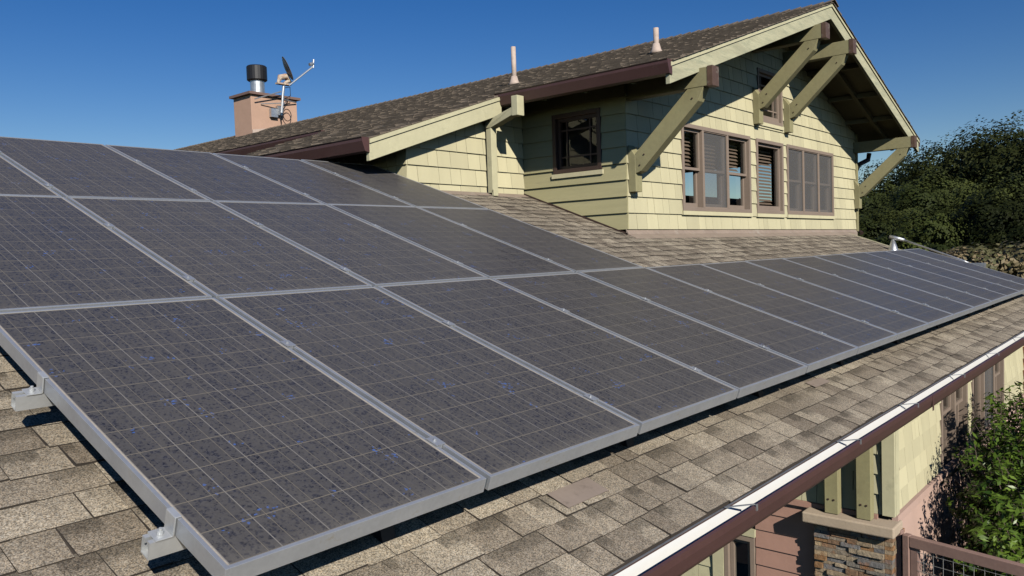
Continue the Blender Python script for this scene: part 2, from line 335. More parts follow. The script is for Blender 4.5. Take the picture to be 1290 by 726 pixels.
# ------------------------------------------------------------------ shingle builders
def roof_shingles(mb, org, ud, vd, ulen, vlen, exp, tabw, keep=None, thick=.006, gap=0., cuts=()):
    """laminated shingles: every tab a curved wedge with its own thickness, tone and printed dark blend"""
    org, ud, vd = Vector(org), Vector(ud).normalized(), Vector(vd).normalized(); nd = ud.cross(vd)
    if nd.z < 0: nd = -nd
    nv = int(round(vlen/exp)); e = vlen/nv
    for k in range(nv):
        u = -random.random()*tabw; v0 = k*e; v1 = v0+e+.012; wav = random.uniform(-.002, .002); hi = random.random() < .5
        while u < ulen:
            wd = tabw*random.choice((random.uniform(.5, .8), random.uniform(.8, 1.15), random.uniform(.9, 1.1)))
            a, b_ = max(u, 0), min(u+wd, ulen)
            for c_ in cuts:
                if a < c_-.001 < b_: b_ = c_
            u = max(b_, u+.02)
            hi = not hi if random.random() < .75 else hi
            if b_-a < .015: continue
            if keep and not keep((a+b_)/2, v0+e/2): continue
            t = thick*(1.8 if hi else 1.0)*random.uniform(.8, 1.25); jo = random.uniform(-.005, .005)+wav
            tone = min(1, max(0, random.gauss(.55, .27)))
            g_ = gap*random.uniform(.5, 1.5)
            sl = random.uniform(-.004, .004); warp = random.uniform(0, .004) if random.random() < .4 else 0
            b_ -= g_
            cs = [a, b_] if random.random() < .25 else [a, a+(b_-a)*random.uniform(.3, .65), b_]
            bands = [random.choice((.15, .3, 0)), random.choice((.8, 1., .9))] if random.random() < .5 else [random.choice((.8, 1., .9)), random.choice((.15, .3, 0))]
            for j in range(len(cs)-1):
                p, q = cs[j], cs[j+1]; band = bands[j] if random.random() < .9 else .3
                tn = min(1, max(0, tone+random.uniform(-.12, .12)))
                n0 = 4; o = len(mb.v)
                for i in range(n0+1):
                    fv = i/n0; vv = (v0+jo)+(v1-v0-jo)*fv; tt = t*(1-fv)+.0008
                    s0 = sl*(1-fv) if j == 0 else 0; s1 = sl*(1-fv) if j == len(cs)-2 else 0
                    la = warp*(1-fv)**2 if j == 0 else 0
                    mb.v += [tuple(org+ud*(p+s0)+vd*vv+nd*(tt+la)), tuple(org+ud*(q-s1)+vd*vv+nd*tt)]
                    mb.pc += [(tn, fv, band)]*2
                for i in range(n0): mb.f.append((o+2*i, o+2*i+1, o+2*i+3, o+2*i+2)); mb.mi.append(0)
                g0 = org+ud*(p+(sl if j == 0 else 0))+vd*(v0+jo)-nd*.003; g1 = org+ud*(q-(sl if j == len(cs)-2 else 0))+vd*(v0+jo)-nd*.003; g2 = org+ud*p+vd*v1-nd*.002; g3 = org+ud*q+vd*v1-nd*.002
                o2 = len(mb.v); mb.v += [tuple(g0), tuple(g1), tuple(g2), tuple(g3)]; mb.pc += [(0, 0, 0)]*4
                mb.f += [(o2, o2+1, o+1, o)]; mb.mi += [1]
                if j == 0: mb.f += [(o2, o, o+2*n0, o2+2)]; mb.mi += [1]
                if j == len(cs)-2: mb.f += [(o2+1, o2+3, o+2*n0+1, o+1)]; mb.mi += [1]

def subtract(z0, z1, holes):
    segs = [(z0, z1)]
    for a, b_ in holes:
        n = []
        for p, q in segs:
            if b_ <= p or a >= q: n.append((p, q)); continue
            if a > p: n.append((p, a))
            if b_ < q: n.append((b_, q))
        segs = n
    return segs
def wall_shingles(mb, org, ud, nd, u0, u1, z0, z1, exp, wd, holes=(), top=None, bot=None, gap=.0055, t=.015, mi=0):
    org, ud, nd = Vector(org), Vector(ud), Vector(nd); Z = Vector((0, 0, 1))
    k = 0
    while z0+k*exp < z1:
        a = z0+k*exp; b_ = min(a+exp, z1); k += 1
        u = u0; brk = [u0]
        while True:
            u += wd*random.uniform(.55, 1.5)
            if u >= u1-wd*.3: break
            brk.append(u)
        brk.append(u1)
        for p, q in zip(brk[:-1], brk[1:]):
            tone = random.random(); jt = random.uniform(-.0015, .0015); c0 = (tone, tone, tone)
            us = sorted({p, q, *[h for hh in holes for h in hh[:2] if p < h < q]})
            for r, s in zip(us[:-1], us[1:]):
                hs = [(h[2], h[3]) for h in holes if h[0] <= (r+s)/2 <= h[1]]
                for c, d in subtract(a, b_, hs):
                    tl, tr = (min(d, top(r)), min(d, top(s))) if top else (d, d)
                    bl, br = (max(c, bot(r)), max(c, bot(s))) if bot else (c, c)
                    if tl-bl < .004 and tr-br < .004: continue
                    tl, tr = max(tl, bl), max(tr, br)
                    ga = gap/2 if r == p else 0; gb = gap/2 if s == q else 0
                    f0 = t*(1-(c-a)/exp)+.004+jt; f1 = .004+max(0, (1-(d-a)/exp))*t
                    P = lambda uu, zz, nn: org+ud*uu+Z*zz+nd*nn
                    mb.hexa([P(r+ga, bl, 0), P(s-gb, br, 0), P(s-gb, br, f0), P(r+ga, bl, f0),
                             P(r+ga, tl, 0), P(s-gb, tr, 0), P(s-gb, tr, f1), P(r+ga, tl, f1)], mi, c0)
def wall_core(mb, org, ud, nd, u0, u1, z0, z1, depth, holes=(), top=None, extra=(), mi=0):
    org, ud, nd = Vector(org), Vector(ud), Vector(nd); Z = Vector((0, 0, 1))
    us = sorted({u0, u1, *[h for hh in holes for h in hh[:2]], *extra})
    for r, s in zip(us[:-1], us[1:]):
        hs = [(h[2], h[3]) for h in holes if h[0] <= (r+s)/2 <= h[1]]
        for c, d in subtract(z0, z1, hs):
            tl, tr = (min(d, top(r)), min(d, top(s))) if top else (d, d)
            if tl <= c and tr <= c: continue
            tl, tr = max(tl, c+.001), max(tr, c+.001)
            P = lambda uu, zz, nn: org+ud*uu+Z*zz+nd*nn
            mb.hexa([P(r, c, -depth), P(s, c, -depth), P(s, c, 0), P(r, c, 0), P(r, tl, -depth), P(s, tr, -depth), P(s, tr, 0), P(r, tl, 0)], mi)

# ================================================================== GROUND
mb = MB(); n = 60; xs = np.linspace(-900, 1400, n); ys = np.linspace(-1100, 1100, n)
g = []
for y in ys:
    for x in xs:
        r = math.hypot(x-5, y); h = -3.6
        if r > 20: h += 1.6*min(1, (r-20)/60)*(.5+.5*math.sin(x*.013+1)*math.cos(y*.011)) - .2
        g.append((x, y, h))
mb.add(g, [(j*n+i, j*n+i+1, (j+1)*n+i+1, (j+1)*n+i) for j in range(n-1) for i in range(n-1)])
o = mb.build('ground', M['ground'], smooth=True); tag(o, 'dry ground around and below the house', kind='structure')
# raised entry deck below the eave
mb = MB()
for i in range(40): mb.box((-1+i*.14, -1.6, -3.0), (-1+i*.14+.134, 2.6, -2.96))
mb.box((-1, -1.6, -3.5), (4.6, 2.6, -3.0)); o = mb.build('deck', M['deck']); tag(o, 'board deck beside the house', kind='structure')

# ================================================================== HOUSE
house = empty('house', (6, 3, -3.55), label='cream shingled house with brown gutters, gabled dormer and pink lower siding', cat='house')
hp = lambda mbx, name, mat, parent=None, **k: mbx.build(name, mat, parent or house, **k)
# ---- main roof
X0, X1, YRG = -2.6, 12.62, 4.64
org = roofp(X0, YE); vl = (YRG-YE)/R2.y
def keep_main(u, v):
    x = X0+u; y = YE+v*R2.y
    return not (x > XC+.12 and y > YG+.1) and not (x > XR+.12 and y > YR+.1)
mb = MB(); roof_shingles(mb, org, E1, R2, X1-X0, vl, .130, .175, keep_main, thick=.0036, gap=.003)
hp(mb, 'roof', [M['roof'], M['asphalt']])
mroof = mb
mb = MB()    # deck under the shingles, and its back slope
a, b_ = roofp(X0, YE+.004, -.003), roofp(X1, YE+.004, -.003); c, d = roofp(X1, YRG, -.003), roofp(X0, YRG, -.003)
def slab(p, th, cut=None): return [q-Vector((0, 0, th)) for q in p]+p
mb.hexa(slab([a, b_, c, d], .10))
e1, e2 = Vector((X0, 9, d.z-1.5)), Vector((XR, 9, d.z-1.5)); dm = Vector((XR, d.y, d.z))
mb.hexa(slab([d+Vector((0, .003, 0)), dm+Vector((0, .003, 0)), e2, e1], .10))
hp(mb, 'roof_deck', M['asphalt'])
# copper-green drip edge along the eave and brown rake trim
mb = MB(); ym = YE-.004
mb.box((X0, YE-.012, ZE-.022), (X1, YE-.006, ZE-.002)); hp(mb, 'drip_edge', M['galv'])
mb = MB(); mb.prism([roofp(X1+.003, YE, .01), roofp(X1+.003, YRG, .01), roofp(X1+.003, YRG, -.16), roofp(X1+.003, YE, -.16)], (.03, 0, 0)); hp(mb, 'rake_board', M['cream'])
# fascia behind the gutter
mb = MB(); mb.box((X0, YE+.012, ZE-.092), (X1, YE+.035, ZE-.012)); hp(mb, 'fascia', M['cream'])
# ---- main gutter: white lined brown trough with strap hangers
YL = -.305
gut = MB(); gp_out = [(YE-.014, ZE-.004), (YE-.014, ZE-.098), (YL+.022, ZE-.098), (YL+.004, ZE-.075), (YL-.006, ZE-.030), (YL-.006, ZE-.006), (YL+.004, ZE-.002)]
gp_in = [(YE-.018, ZE-.006), (YE-.018, ZE-.092), (YL+.024, ZE-.092), (YL+.010, ZE-.070), (YL+.004, ZE-.028), (YL+.004, ZE-.0025)]
for prof, mi, off in ((gp_out, 0, 0), (gp_in, 1, 0)):
    vs = [(x, y, z) for x in (X0, X1) for y, z in prof]; k = len(prof)
    gut.add(vs, [(i, i+1, k+i+1, k+i) for i in range(k-1)], mi)
vs = [(X1, y, z) for y, z in gp_out]; gut.add(vs, [tuple(range(len(vs)))], 0)
# back pan lining seen from outside: white strip laid from drip edge down to trough
gobj = hp(gut, 'gutter', [M['brown'], M['gwhite']])
for x in (-.9, .35, 1.87, 3.09, 4.16, 5.41, 6.70, 8.0, 9.3, 10.6, 11.9):
    h = MB(); h.bar((x, YE-.016, ZE+.004), (x+.10, YL, ZE+.003), .009, .003)
    h.box((x+.094, YL-.010, ZE-.02), (x+.106, YL-.006, ZE+.004)); h.build('gutter_hanger', M['galv'], gobj)
for x in (4.6, 9.4):                                    # seams between gutter lengths
    h = MB(); h.box((x, YL-.0085, ZE-.1), (x+.03, YL-.0055, ZE-.004)); h.build('gutter_joint', M['brown'], gobj)

# ---- dormer roof
sl = math.sqrt(1+SL*SL); VD = Vector((1, 0, SL)).normalized()
XE, XL = 5.52, 3.70; YF, Y2, YN = 3.96, 7.0, 20.0
vlen = (XA-XL)*sl
def keep_d(u, v):
    y = YB-.03+u; x = XL+v/sl
    return x > XE or (YF < y < Y2)
mb = MB(); roof_shingles(mb, (XL, YB-.03, zd(XL)-.006), (0, 1, 0), VD, YN-YB+.03, vlen, .1378, .2, keep_d, thick=.009, cuts=(YF-YB+.03, Y2-YB+.03))
VD2 = Vector((-1, 0, SL)).normalized(); XRT = 2*XA-XE
roof_shingles(mb, (XRT, YB-.03, zd(XRT)-.006), (0, 1, 0), VD2, YN-YB+.03, (XRT-XA)*sl, .16, .5, None, thick=.009)
y = YB-.05; i = 0                                         # ridge caps
while y < YN:
    t = .022+random.uniform(0, .006); w_ = .15; y1 = y+.21
    for s in (-1, 1):
        p = [Vector((XA, y, ZA+t+.012)), Vector((XA+s*w_, y, ZA-w_*SL+t)), Vector((XA+s*w_, y1, ZA-w_*SL+.004)), Vector((XA, y1, ZA+.012))]
        mb.hexa([q-Vector((0, 0, .012)) for q in p]+p, 1)
    y += .145
hp(mb, 'dormer_roof', [M['roof2'], M['edge2']])
mb = MB(); th = .055
def rslab(x0, x1, y0, y1, o=.012, th=th):
    P = [Vector((x0, y0, zd(x0)-o)), Vector((x1, y0, zd(x1)-o)), Vector((x1, y1, zd(x1)-o)), Vector((x0, y1, zd(x0)-o))]
    mb.hexa([q-Vector((0, 0, th)) for q in P]+P)
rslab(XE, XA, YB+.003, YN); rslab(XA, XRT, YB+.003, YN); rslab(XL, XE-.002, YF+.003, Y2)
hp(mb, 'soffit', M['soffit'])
# rafters, purlins under the overhang
mb = MB(); zu = lambda x: zd(x)-.069
def rafter(y, x0, x1, w_=.05, h_=.08):
    P = [Vector((x0, y, zu(x0)-h_)), Vector((x1, y, zu(x1)-h_)), Vector((x1, y, zu(x1))), Vector((x0, y, zu(x0)))]; mb.prism(P, (0, w_, 0))
for (a, b_) in ((XE+.02, XA), (XA+.002, XRT-.02)): rafter(2.36, a, b_)
for x in (7.1, 8.1, 11.0, 11.85, 12.65): mb.box((x, YB+.055, zu(x+.04)-.07), (x+.045, 2.358, zu(x+.045)-.002)); mb.box((x, 2.412, zu(x+.04)-.07), (x+.045, YG, zu(x+.045)-.002))
for y in (2.9, 3.4, 3.9): rafter(y, XE+.02, XC)
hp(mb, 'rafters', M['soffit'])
# barge boards
def barge(x0, x1, y, name, hgt=.19, dep=.045, mat='barge', crown=True):
    P = [Vector((x0, y, zd(x0)-.014-hgt)), Vector((x1, y, zd(x1)-.014-hgt)), Vector((x1, y, zd(x1)-.014)), Vector((x0, y, zd(x0)-.014))]
    m_ = MB(); m_.prism(P, (0, dep, 0)); o = hp(m_, name, M[mat], bevel=.004)
    if crown:
        m_ = MB(); Q = [Vector((x0, y-.014, zd(x0)-.014-.036)), Vector((x1, y-.014, zd(x1)-.014-.036)), Vector((x1, y-.014, zd(x1)-.015)), Vector((x0, y-.014, zd(x0)-.015))]
        m_.prism(Q, (0, .0135, 0)); m_.build('crown_trim', M['cream'], o)
    return o
barge(XE-.02, XA-.001, YB, 'barge_board'); barge(XA+.001, XRT+.02, YB, 'barge_board')
barge(XL, XE-.03, YF, 'barge_board', .19, .045, 'cream')
# dormer gutters
def ygutter(xo, y0, y1, zt, name='gutter'):
    m_ = MB(); pr_ = [(xo, zt), (xo+.010, zt-.012), (xo+.010, zt-.035), (xo+.04, zt-.120), (xo+.09, zt-.132), (xo+.09, zt+.0)]
    m_.prism([(x, y0, z) for x, z in pr_], (0, y1-y0, 0)); return hp(m_, name, M['brown'])
ygutter(XE-.088, YB-.012, YF+.05, zd(XE)-.0); ygutter(XL-.090, YF-.004, Y2, zd(XL)); ygutter(XE-.088, Y2+.02, YN, zd(XE)-.0)
m_ = MB(); m_.prism([(XRT+.005, YB, zd(XRT)), (XRT+.12, YB, zd(XRT)), (XRT+.10, YB, zd(XRT)-.1), (XRT+.005, YB, zd(XRT)-.11)], (0, YN-YB, 0)); hp(m_, 'gutter', M['brown'])

# ---- dormer walls
win_h = [(7.16, 8.95, 1.06, 2.035), (9.14, 10.02, 1.06, 2.03), (10.16, 12.02, 1.06, 2.035), (9.22, 10.02, 2.26, 2.95)]
topf = lambda x: zd(x)-.071
mb = MB(); wall_shingles(mb, (0, YG, 0), (1, 0, 0), (0, -1, 0), XC-.004, XD, .852, 3.7, .1665, .205, win_h, topf)
hp(mb, 'shingle_wall', M['shingle_paint'])
mb = MB(); wall_core(mb, (0, YG+.001, 0), (1, 0, 0), (0, -1, 0), XC+.10, XD-.10, -.2, 3.7, .12, win_h, topf, (XA,)); hp(mb, 'wall_core', M['dark'])
side_h = [(3.08, 3.70, 1.48, 2.11)]
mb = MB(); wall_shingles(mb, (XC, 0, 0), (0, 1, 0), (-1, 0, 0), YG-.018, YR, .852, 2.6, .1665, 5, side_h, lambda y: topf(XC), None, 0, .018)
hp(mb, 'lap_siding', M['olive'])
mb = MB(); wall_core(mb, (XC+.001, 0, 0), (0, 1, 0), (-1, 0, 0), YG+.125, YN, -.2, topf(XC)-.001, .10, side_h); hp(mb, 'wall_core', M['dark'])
mb = MB(); wall_shingles(mb, (0, YR, 0), (1, 0, 0), (0, -1, 0), XR, XC-.02, .86+.1665*2, 2.6, .1665, .21, (), topf); hp(mb, 'shingle_wall', M['shingle_paint'])
mb = MB(); wall_core(mb, (0, YR+.001, 0), (1, 0, 0), (0, -1, 0), XR+.06, XC, .5, 2.6, .10, (), topf); hp(mb, 'wall_core', M['dark'])
mb = MB(); wall_shingles(mb, (XR, 0, 0), (0, 1, 0), (-1, 0, 0), YR-.018, 8, .86+.1665*2, 2.6, .1665, .21, (), lambda y: topf(XR)); hp(mb, 'shingle_wall', M['shingle_paint'])
# far side wall with a window on the other side of the room, back wall, floor
far_h = [(4.2, 5.15, 1.42, 2.08), (5.25, 6.3, 1.42, 2.08)]
mb = MB(); wall_core(mb, (XD-.001, 0, 0), (0, 1, 0), (1, 0, 0), YG+.125, 9, -.2, topf(XD)-.001, .10, far_h)
wall_core(mb, (0, 9.1, 0), (1, 0, 0), (0, -1, 0), XR, XD, -.2, 3.7, .10, (), topf, (XA,))
mb.box((XC+.11, YG+.13, .55), (XD-.11, 9, .60)); hp(mb, 'room', M['dark'])
# foundation flashing strip at the foot of the walls
mb = MB(); mb.prism([(XC-.03, YG-.035, rz(YG-.035)+.02), (XC-.03, YG-.002, .850), (XC-.03, YG-.002, .70), (XC-.03, YG-.035, .70)], (XD-XC+.03, 0, 0))
mb.prism([(XC-.03, YG-.12, rz(YG-.12)+.010), (XC-.03, YG-.04, rz(YG-.04)+.016), (XC-.03, YG-.04, rz(YG-.04)-.02), (XC-.03, YG-.12, rz(YG-.12)-.02)], (X1-XC, 0, 0))
mb.prism([(XR, YR-.10, rz(YR-.10)+.010), (XR, YR-.02, rz(YR-.02)+.014), (XR, YR-.02, rz(YR)-.06), (XR, YR-.10, rz(YR-.10)-.02)], (XC-XR-.05, 0, 0)); 
mb.box((XR, YR-.016, rz(YR)-.05), (XC-.02, YR-.002, .86+.333))
hp(mb, 'flashing', M['flashing'])
mb = MB(); yy = YG-.02          # step flashing strip with the shadow gap painted in dark brown beside the lap siding
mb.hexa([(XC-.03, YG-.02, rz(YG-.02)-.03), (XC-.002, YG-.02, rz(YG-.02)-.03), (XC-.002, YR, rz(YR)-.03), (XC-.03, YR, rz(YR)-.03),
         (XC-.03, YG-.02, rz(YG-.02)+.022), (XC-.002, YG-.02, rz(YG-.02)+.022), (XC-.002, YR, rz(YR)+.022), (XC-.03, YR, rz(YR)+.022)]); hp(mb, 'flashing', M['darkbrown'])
# corner post of the gable wall, right
mb = MB(); mb.box((XD-.0, YG-.03, .82), (XD+.09, YG+.06, topf(XD)-.03)); hp(mb, 'corner_board', M['bracket'])

# ---- windows (house > window > frame pieces)
class Plane:
    def __init__(s, org, u, n): s.o, s.u, s.n = Vector(org), Vector(u), Vector(n)
    def P(s, u, z, d): return s.o+s.u*u+Vector((0, 0, z))+s.n*d
def pbox(m_, pl, u0, u1, z0, z1, d0, d1, mi=0):
    P = pl.P; m_.hexa([P(u0, z0, d0), P(u1, z0, d0), P(u1, z0, d1), P(u0, z0, d1), P(u0, z1, d0), P(u1, z1, d0), P(u1, z1, d1), P(u0, z1, d1)], mi)
def ring(m_, pl, u0, u1, z0, z1, w_, d0, d1, wb=None, wt=None):
    wb = wb or w_; wt = wt or w_
    pbox(m_, pl, u0, u0+w_, z0, z1, d0, d1); pbox(m_, pl, u1-w_, u1, z0, z1, d0, d1)
    pbox(m_, pl, u0+w_, u1-w_, z0, z0+wb, d0, d1); pbox(m_, pl, u0+w_, u1-w_, z1-wt, z1, d0, d1)
def window(pl, u0, u1, z0, z1, lights, mat='taupe', label=None, fw=.045, sill=True, trim='shingle_paint'):
    f = MB(); ring(f, pl, u0-.012, u1+.012, z0-.012, z1+.012, fw, -.10, .028)
    us = [u0+fw-.012]+[l[0] for l in lights[1:]]+[u1-fw+.012]
    for u in us[1:-1]: pbox(f, pl, u-.022, u+.022, z0+fw-.012, z1-fw+.012, -.10, .026)
    W = hp(f, 'window', M[mat], bevel=.003)
    if label: W['label'] = label
    for i, (ls, kind) in enumerate(lights):
        a = us[i]+(.022 if i else 0); b_ = us[i+1]-(.022 if i < len(lights)-1 else 0); zb, zt = z0+fw-.012, z1-fw+.012; zm = zb+(zt-zb)*.50
        sname = 'sash'; s = MB()
        if 'D' in kind:     # double hung
            ring(s, pl, a+.004, b_-.004, zm-.02, zt-.002, .030, -.045, -.012); ring(s, pl, a+.004, b_-.004, zb+.002, zm+.012, .032, -.085, -.050, .05)
        elif 'F' in kind:
            ring(s, pl, a+.004, b_-.004, zb+.002, zt-.002, .034, -.06, -.012, .06)
        if 'G' in kind:     # prairie grille
            ring(s, pl, a+.002, b_-.002, zb+.002, zt-.002, .034, -.06, -.016)
            for k in (.22, .78): uu = a+(b_-a)*k; pbox(s, pl, uu-.008, uu+.008, zb+.035, zt-.035, -.045, -.022)
            for k in (.24, .76): zz = zb+(zt-zb)*k; pbox(s, pl, a+.035, b_-.035, zz-.008, zz+.008, -.047, -.0245)
        s.build(sname, M[mat], W)
        g = MB()
        if 'D' in kind:
            for z_0, z_1, dd in ((zm, zt-.028, -.030), (zb+.04, zm-.01, -.068)): g.add([pl.P(a+.03, z_0, dd), pl.P(b_-.03, z_0, dd), pl.P(b_-.03, z_1, dd), pl.P(a+.03, z_1, dd)], [(0, 1, 2, 3)])
        else: g.add([pl.P(a+.03, zb+.03, -.034), pl.P(b_-.03, zb+.03, -.034), pl.P(b_-.03, zt-.03, -.034), pl.P(a+.03, zt-.03, -.034)], [(0, 1, 2, 3)])
        g.build('pane', M['glass'], W)
        if 'S' in kind:
            q = MB(); q.add([pl.P(a, zb, .006), pl.P(b_, zb, .006), pl.P(b_, zt, .006), pl.P(a, zt, .006)], [(0, 1, 2, 3)])
            ring(q, pl, a, b_, zb, zt, .012, .0, .014); q.build('screen', M['screen'], W)
            sf = MB(); ring(sf, pl, a-.002, b_+.002, zb-.002, zt+.002, .013, .0145, .018); sf.build('screen_frame', M[mat], W)
        if 'B' in kind or 'H' in kind:
            q = MB(); lo = zb if 'B' in kind else zm+.02; z = zt-.03
            while z > lo:
                P = pl.P; q.hexa([P(a+.02, z+.012, -.145), P(b_-.02, z+.012, -.145), P(b_-.02, z-.014, -.12), P(a+.02, z-.014, -.12),
                                  P(a+.02, z+.015, -.145), P(b_-.02, z+.015, -.145), P(b_-.02, z-.011, -.12), P(a+.02, z-.011, -.12)]); z -= .044
            q.build('blind', M['blind'], W)
    if sill:
        q = MB(); pbox(q, pl, u0-.03, u1+.03, z0-.058, z0-.0125, -.01, .034); q.build('sill', M[trim], W)
    return W
GP = Plane((0, YG, 0), (1, 0, 0), (0, -1, 0))
window(GP, 7.17, 8.94, 1.07, 2.025, [(7.17, 'DH'), (7.66, 'DHS'), (8.30, 'DH')], label='three-light window with a grey screen over its middle light')
window(GP, 9.15, 10.01, 1.07, 2.02, [(9.15, 'FB')], label='single fixed window with closed brown slatted blind')
window(GP, 10.17, 12.01, 1.07, 2.025, [(10.17, 'DS'), (10.77, 'DS'), (11.38, 'DS')], label='three-light window fully covered by grey screens')
window(GP, 9.23, 10.01, 2.27, 2.94, [(9.23, 'FG')], label='small upper window between the two middle brackets')
SPN = Plane((XC, 0, 0), (0, 1, 0), (-1, 0, 0))
window(SPN, 3.09, 3.69, 1.49, 2.10, [(3.09, 'G')], 'darkbrown', label='dark brown grilled window in the shaded dormer side wall')
# curtain board behind the side window
mb = MB(); mb.box((XC+.13, 2.95, 1.3), (XC+.15, 4.1, 2.2)); hp(mb, 'curtain', M['dark'])

# ---- knee braces
def brace_parts(x, ztop, zwall=YG, first=None):
    root = empty('knee_brace', (x, YG, ztop)); root['_local'] = 1
    if first is not None: return None
    w_ = .125; L = .95
    m_ = MB(); m_.box((0, -L, -.175), (w_, -.0, 0)); m_.build('beam', M['bracket'], root, bevel=.004)
    m_ = MB(); m_.box((-.004, -L-.006, -.179), (w_+.004, -L+.05, .006)); m_.build('end_cap', M['capcopper'], root, bevel=.002)
    m_ = MB(); m_.prism([(.002, -.012, -1.10), (.002, -.10, -1.10), (.002, -.10, -.74), (.002, -.012, -.62)], (w_-.004, 0, 0)); m_.build('post', M['bracket'], root, bevel=.004)
    m_ = MB(); P = [(.004, -.098, -.72), (.004, -.098, -.92), (.004, -.16, -.90), (.004, -.80, -.30), (.004, -.86, -.1755), (.004, -.69, -.1755)]
    m_.prism([Vector(p) for p in P], (w_-.008, 0, 0)); m_.build('diagonal', M['bracket'], root, bevel=.004)
    for (yy, zz) in ((-.20, -.74), (-.15, -.84), (-.74, -.27)):
        m_ = MB(); m_.tube([(.004, yy, zz), (-.003, yy, zz)], .008, 8); m_.build('bolt', M['darkbrown'], root)
    return root
kb = brace_parts(6.05, 2.325); kb.parent = house; kb.location = Vector((6.05, YG, 2.325))-house.location
for x, z in ((9.07, 3.305), (10.08, 3.29), (13.03, 2.295)):
    c = copy_tree(kb, house); c.location = Vector((x, YG, z))-house.location
# ---- downspouts
m_ = MB(); m_.box((5.37, YR-.115, rz(YR-.1)+.035), (5.455, YR-.045, 1.985)); m_.prism([(5.37, YR-.115, 1.96), (5.355, YR-.045, 1.96), (5.355, YR-.045, 2.03), (5.355, YR-.42, 2.13), (5.355, YR-.42, 2.05)], (.10, 0, 0))
m_.box((5.352, YR-.50, 2.04), (5.458, YR-.42, 2.24)); m_.box((5.37, YR-.13, rz(YR-.15)+.02), (5.44, YR-.10, rz(YR-.1)+.07)); hp(m_, 'downspout', M['cream'], bevel=.004)
m_ = MB(); m_.tube([(13.75, 2.75, 2.16), (13.72, 2.76, 2.05), (13.35, 2.80, 1.95), (13.26, 2.82, 1.85)], .04, 10); m_.tube([(13.26, 2.82, 1.85), (13.26, 2.82, .86), (13.2, 2.72, .78)], .035, 8); hp(m_, 'downspout', M['darkbrown'])

# ---- plumbing vents on the dormer roof
for (x, y, hh) in ((6.79, 4.87, .46), (7.02, 2.99, .27)):
    z = zd(x); m_ = MB(); m_.tube([(x, y, z-.05), (x, y, z+hh)], .030, 14); o = hp(m_, 'vent_pipe', M['vent'], smooth=True)
    m_ = MB(); m_.tube([(x, y, z-.01), (x, y, z+.03), (x, y, z+.10)], [.085, .055, .036], 14); m_.build('vent_boot', M['vent'], o, smooth=True)
# ---- chimney
CX0, CX1, CY0, CY1 = 9.36, 10.60, 15.0, 15.75
m_ = MB(); m_.box((CX0, CY0, 2.9), (CX1, CY1, 4.50)); ch = hp(m_, 'chimney', M['stucco'], bevel=.01)
m_ = MB(); m_.box((CX0-.07, CY0-.07, 4.502), (CX1+.07, CY1+.07, 4.56)); m_.build('chimney_cap', M['chimcap'], ch)
m_ = MB(); m_.tube([(9.80, 15.4, 4.562), (9.80, 15.4, 5.00)], .165, 24); m_.build('flue', M['galv'], ch, smooth=False)
m_ = MB(); m_.tube([(9.80, 15.4, 4.92), (9.80, 15.4, 4.94), (9.80, 15.4, 5.25), (9.80, 15.4, 5.27)], [.21, .235, .235, .215], 24); m_.build('flue_cap', M['black'], ch)
m_ = MB(); m_.hexa([(CX0, CY0-.03, zd(CX0)-.05), (XA+.1, CY0-.03, ZA-.05), (XA+.1, CY0-.004, ZA-.05), (CX0, CY0-.004, zd(CX0)-.05), (CX0, CY0-.03, zd(CX0)+.09), (XA+.25, CY0-.03, ZA+.08), (XA+.25, CY0-.004, ZA+.08), (CX0, CY0-.004, zd(CX0)+.09)]); m_.build('chimney_flashing', M['vent'], ch)

# ---- lower storey
XW, YW = 6.03, .33
low_h = [(7.64, 8.78, -1.74, -.42), (9.05, 10.92, -1.74, -.42)]
mb = MB(); wall_shingles(mb, (0, YW, 0), (1, 0, 0), (0, -1, 0), XW+.0, 12.5, -1.60, -.30, .1665, .18, low_h); hp(mb, 'shingle_wall', M['shingle_paint'])
mb = MB(); wall_core(mb, (0, YW+.001, 0), (1, 0, 0), (0, -1, 0), XW+.02, 12.5, -3.55, -.25, .12, low_h); hp(mb, 'wall_core', M['dark'])
mb = MB(); wall_shingles(mb, (0, YW-.001, 0), (1, 0, 0), (0, -1, 0), XW, 12.5, -3.6+.02, -1.67, .1655, 6, (), None, None, 0, .012); hp(mb, 'base_siding', M['pinkstucco'])
mb = MB(); mb.box((XW, YW-.05, -1.668), (12.5, YW-.002, -1.602)); hp(mb, 'band_board', M['pinkstucco'])
LP = Plane((0, YW, 0), (1, 0, 0), (0, -1, 0))
window(LP, 7.65, 8.77, -1.73, -.43, [(7.65, 'D'), (8.21, 'D')], label='ground floor double hung pair behind the shrub', sill=False)
window(LP, 9.06, 10.91, -1.73, -.43, [(9.06, 'F'), (9.68, 'FS'), (10.3, 'D')], label='ground floor three-light window near the far corner', sill=False)
mb = MB(); mb.prism([(8.86, YW-.003, -.42), (8.86, YW-.45, -.42), (8.86, YW-.45, -.52), (8.86, YW-.003, -.62)], (.12, 0, 0)); hp(mb, 'eave_bracket', M['cream'])
